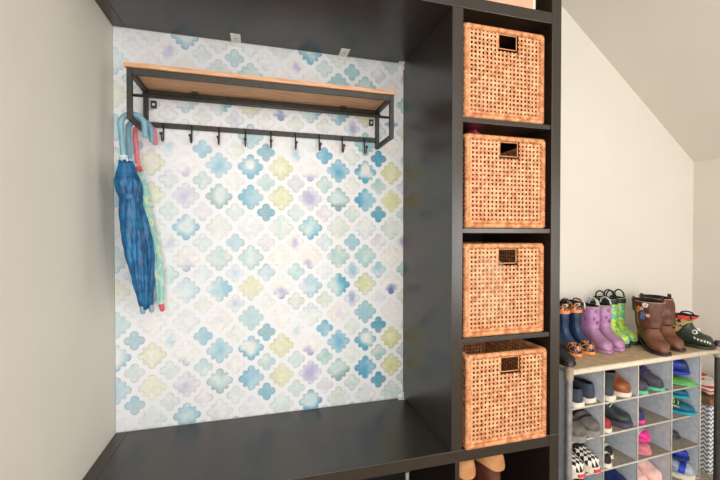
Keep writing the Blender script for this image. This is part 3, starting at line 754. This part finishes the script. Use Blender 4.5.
for q, (lb, toe, d) in enumerate((('brown western boot with embroidered flowers on its shaft, in front', (2.086, .092), -119), ('brown western boot behind the flowered one, beside the crocodile boot', (2.210, .119), -114))):
    o, pr = boot('western_boot', lb, .200, .074, .176, cow, cowsole, dark, .010, .040, (1.32, 1.4)[q], heel=.022, toe_w=.22, foot=cowfoot, straps=cowstrap, piping=pip, topw=1.12, lean=(-.02, -.16)[q], shaft_f=.62)
    stand(o, toe, d, .200)
    rr = random.Random(5+q)
    for k in range(9):
        t = 9.6+rr.random()*2.0; a = -PI/2+(rr.random()-.5)*1.5+(.55 if k % 3 else 0)
        c0 = np.array(ring(at(pr, t), n=2, a0=a-.01, a1=a+.01, closed=False, grow=.001)[1])
        c1 = np.array(ring(at(pr, t), n=2, a0=a-.01, a1=a+.01, closed=False, grow=.004)[1]); nrm = (c1-c0)/np.linalg.norm(c1-c0)
        e1 = np.array((0, 0, 1.)); e1 -= nrm*(e1@nrm); e1 /= np.linalg.norm(e1); e2 = np.cross(nrm, e1)
        mb = MB(); R_ = .006+.004*rr.random()
        for j in range(5):
            ph = 2*PI*j/5
            cc = c0+R_*.75*(math.cos(ph)*e1+math.sin(ph)*e2)
            mb.rings([[cc+R_*.55*s*(math.cos(2*PI*i/8)*e1+math.sin(2*PI*i/8)*e2)+nrm*h for i in range(8)] for s, h in ((1, 0), (.7, .0012), (.1, .0016))], cap=False)
        mb.build('embroidered_flower', petal[k % 4], o, smooth=True)
# crocodile boot
o, pr = boot('rain_boot', 'dark green crocodile-face boot with patchwork shaft and red cuff, far right', .155, .078, .125, giraffe, croc, dark, .014, .044, .9, foot=croc, cuff=redcuff, cuff_t=11.2, loops=black, loop_h=.012, lean=.14)
stand(o, (2.388, .106), -66, .155)
for s in (-1, 1):
    e = ring(at(pr, 4.4), n=2, a0=s*.75-.01, a1=s*.75+.01, closed=False, grow=.002)[1]
    ey = MB().ball(e, (.011, .007, .011)).build('eye', M['white'], o, smooth=True)
    MB().ball((e[0]+.002, e[1]+s*.0055, e[2]+.002), (.005, .003, .005), n=8).build('pupil', black, ey, smooth=True)
    mb = MB()
    for k in range(6):
        t = .8+k*.6
        p = ring(at(pr, t), n=2, a0=s*1.35-.01, a1=s*1.35+.01, closed=False, grow=.0022)[1]; p2 = ring(at(pr, t+.5), n=2, a0=s*1.35-.01, a1=s*1.35+.01, closed=False, grow=.0022)[1]
        mid = ((p[0]+p2[0])/2, (p[1]+p2[1])/2, (p[2]+p2[2])/2-.011)
        mb.add([p, p2, mid], [(0, 1, 2)])
    mb.build('teeth', M['white'], o)
# black sandal on the left front corner of the rack top
o = low_shoe('flat_shoe', 'black flat shoe behind the rack post at the left end of the top', .15, .062, .024, .034, .032, black, black, dark, .012, strap=black)
o.location = (1.655, .245, ZTOP); o.rotation_euler[2] = math.radians(-104)

# ------------------------------------------------------------------ beside the rack: zigzag box, tray, striped cloth
zig = mat_zigzag('zigzag_print', (240, 240, 240), (104, 116, 136), .020, 1.0, .011)
r = thing('storage_box', 'tall navy and white zigzag storage box on the floor right of the rack', 'box', (2.462, .165, ZF))
MB().box(0, .225, 0, .225, 0, .315).build('box_body', zig, r, bevel=.003)
M['tanlid'] = mat('tan_board', (150, 116, 84), .7, (116, 86, 60), 40, stretch=(1, 8, 8))
MB().box(-.004, .229, -.004, .229, .3155, .345).build('lid', M['tanlid'], r, bevel=.003)
stripe = mat_zigzag('striped_cloth', (232, 222, 214), (196, 58, 58), .016, 0, .02)
mb = MB(); rg = []
for i in range(9):
    t = i/8
    rg.append([(.012+.19*u, .19*t, z+.012*math.sin(t*5+u*3)) for u, z in ((0, .0135), (.02, .04), (.5, .052), (.98, .042), (1, .0135))])
mb.rings(rg, closed=True); tag(mb.build('folded_cloth', stripe, smooth=True, loc=(2.47, .175, ZF+.3455)), 'folded red and white striped cloth on the zigzag box', 'cloth')

# ------------------------------------------------------------------ inside the bench
tan = C('tan_suede', (206, 150, 98), .8, (184, 128, 80), 20, bump=.2)
for lb, x, y, d in (('dark boot with folded tan cuff in the bench cube, left of its pair', 1.150, .17, -92), ('dark boot with folded tan cuff in the bench cube, right of its pair', 1.260, .18, -84)):
    o, pr = boot('tall_boot', lb, .23, .074, .284, cow, cowsole, dark, .014, .048, 1.0)
    mb = MB(); rg = []
    for i, (t, gr) in enumerate(((11.0, .015), (11.35, .013), (11.7, .009), (12.0, .004), (12.1, .001))):
        q = ring(at(pr, t), n=32, grow=gr)
        rg.append([(x_, y_, z_-(.014*math.sin(2*2*PI*k/32+1)+.010*math.sin(2*PI*k/32)) * (1 if i == 0 else .5 if i == 1 else 0)) for k, (x_, y_, z_) in enumerate(q)])
    mb.rings(rg, cap=False); mb.build('folded_cuff', tan, o, smooth=True)
    o.location = (x, y, -HB+P+.0006); o.rotation_euler[2] = math.radians(d)
mb = MB(); mb.tube([(0, 0, 0), (0, 0, .326)], .006, 12)
tag(mb.build('metal_rod', M['steel'], smooth=True, angle=50, loc=(.915, .012, -HB+P+.0006)), 'thin grey metal rod standing upright inside the bench', 'rod')

# ------------------------------------------------------------------ lift everything so that the floor lies at z = 0
for o in list(scene.objects):
    if o.parent is None: o.location.z += ZB

# ------------------------------------------------------------------ camera and light
cam = bpy.data.cameras.new('camera'); co = bpy.data.objects.new('camera', cam); COL.objects.link(co)
cam.sensor_width = 36; cam.lens = 372.12/720*36; cam.clip_start = .02
co.location = (.4762, -1.0445, .6793+ZB)
co.rotation_euler = (PI/2-.0119, 0, -.2668)
scene.camera = co

def area(name, loc, target, size, power, color, sy=None):
    l = bpy.data.lights.new(name, 'AREA'); l.energy = power; l.color = color; l.size = size
    if sy: l.shape = 'RECTANGLE'; l.size_y = sy
    o = bpy.data.objects.new(name, l); COL.objects.link(o); o.location = loc
    from mathutils import Vector
    o.rotation_euler = (Vector(target)-Vector(loc)).to_track_quat('-Z', 'Y').to_euler()
    return o
area('window_light', (.85, -2.7, 1.40), (1.2, .4, 1.0), 2.2, 21, (.98, .99, 1), 1.9)
area('ceiling_light', (1.5, -1.9, 2.35), (1.2, .2, .6), 1.4, 12, (1, .98, .95))
area('left_wall_fill', (2.60, -1.9, 1.0), (0, -.1, 1.1), .9, 22, (1, .985, .965), 1.0)  # added fill brightening the left wall, not an actual window
area('slope_fill', (.25, -1.7, .8), (2.3, 0, 1.9), .9, 15, (1, .97, .92), 1.0)  # added fill aimed at the sloped ceiling, no real lamp there
w = bpy.data.worlds.new('world'); scene.world = w; w.use_nodes = True
bg = w.node_tree.nodes['Background']; bg.inputs[0].default_value = (1, .965, .92, 1); bg.inputs[1].default_value = 1.4
scene.view_settings.view_transform = 'Standard'
scene.view_settings.look = 'None'
scene.view_settings.exposure = 0
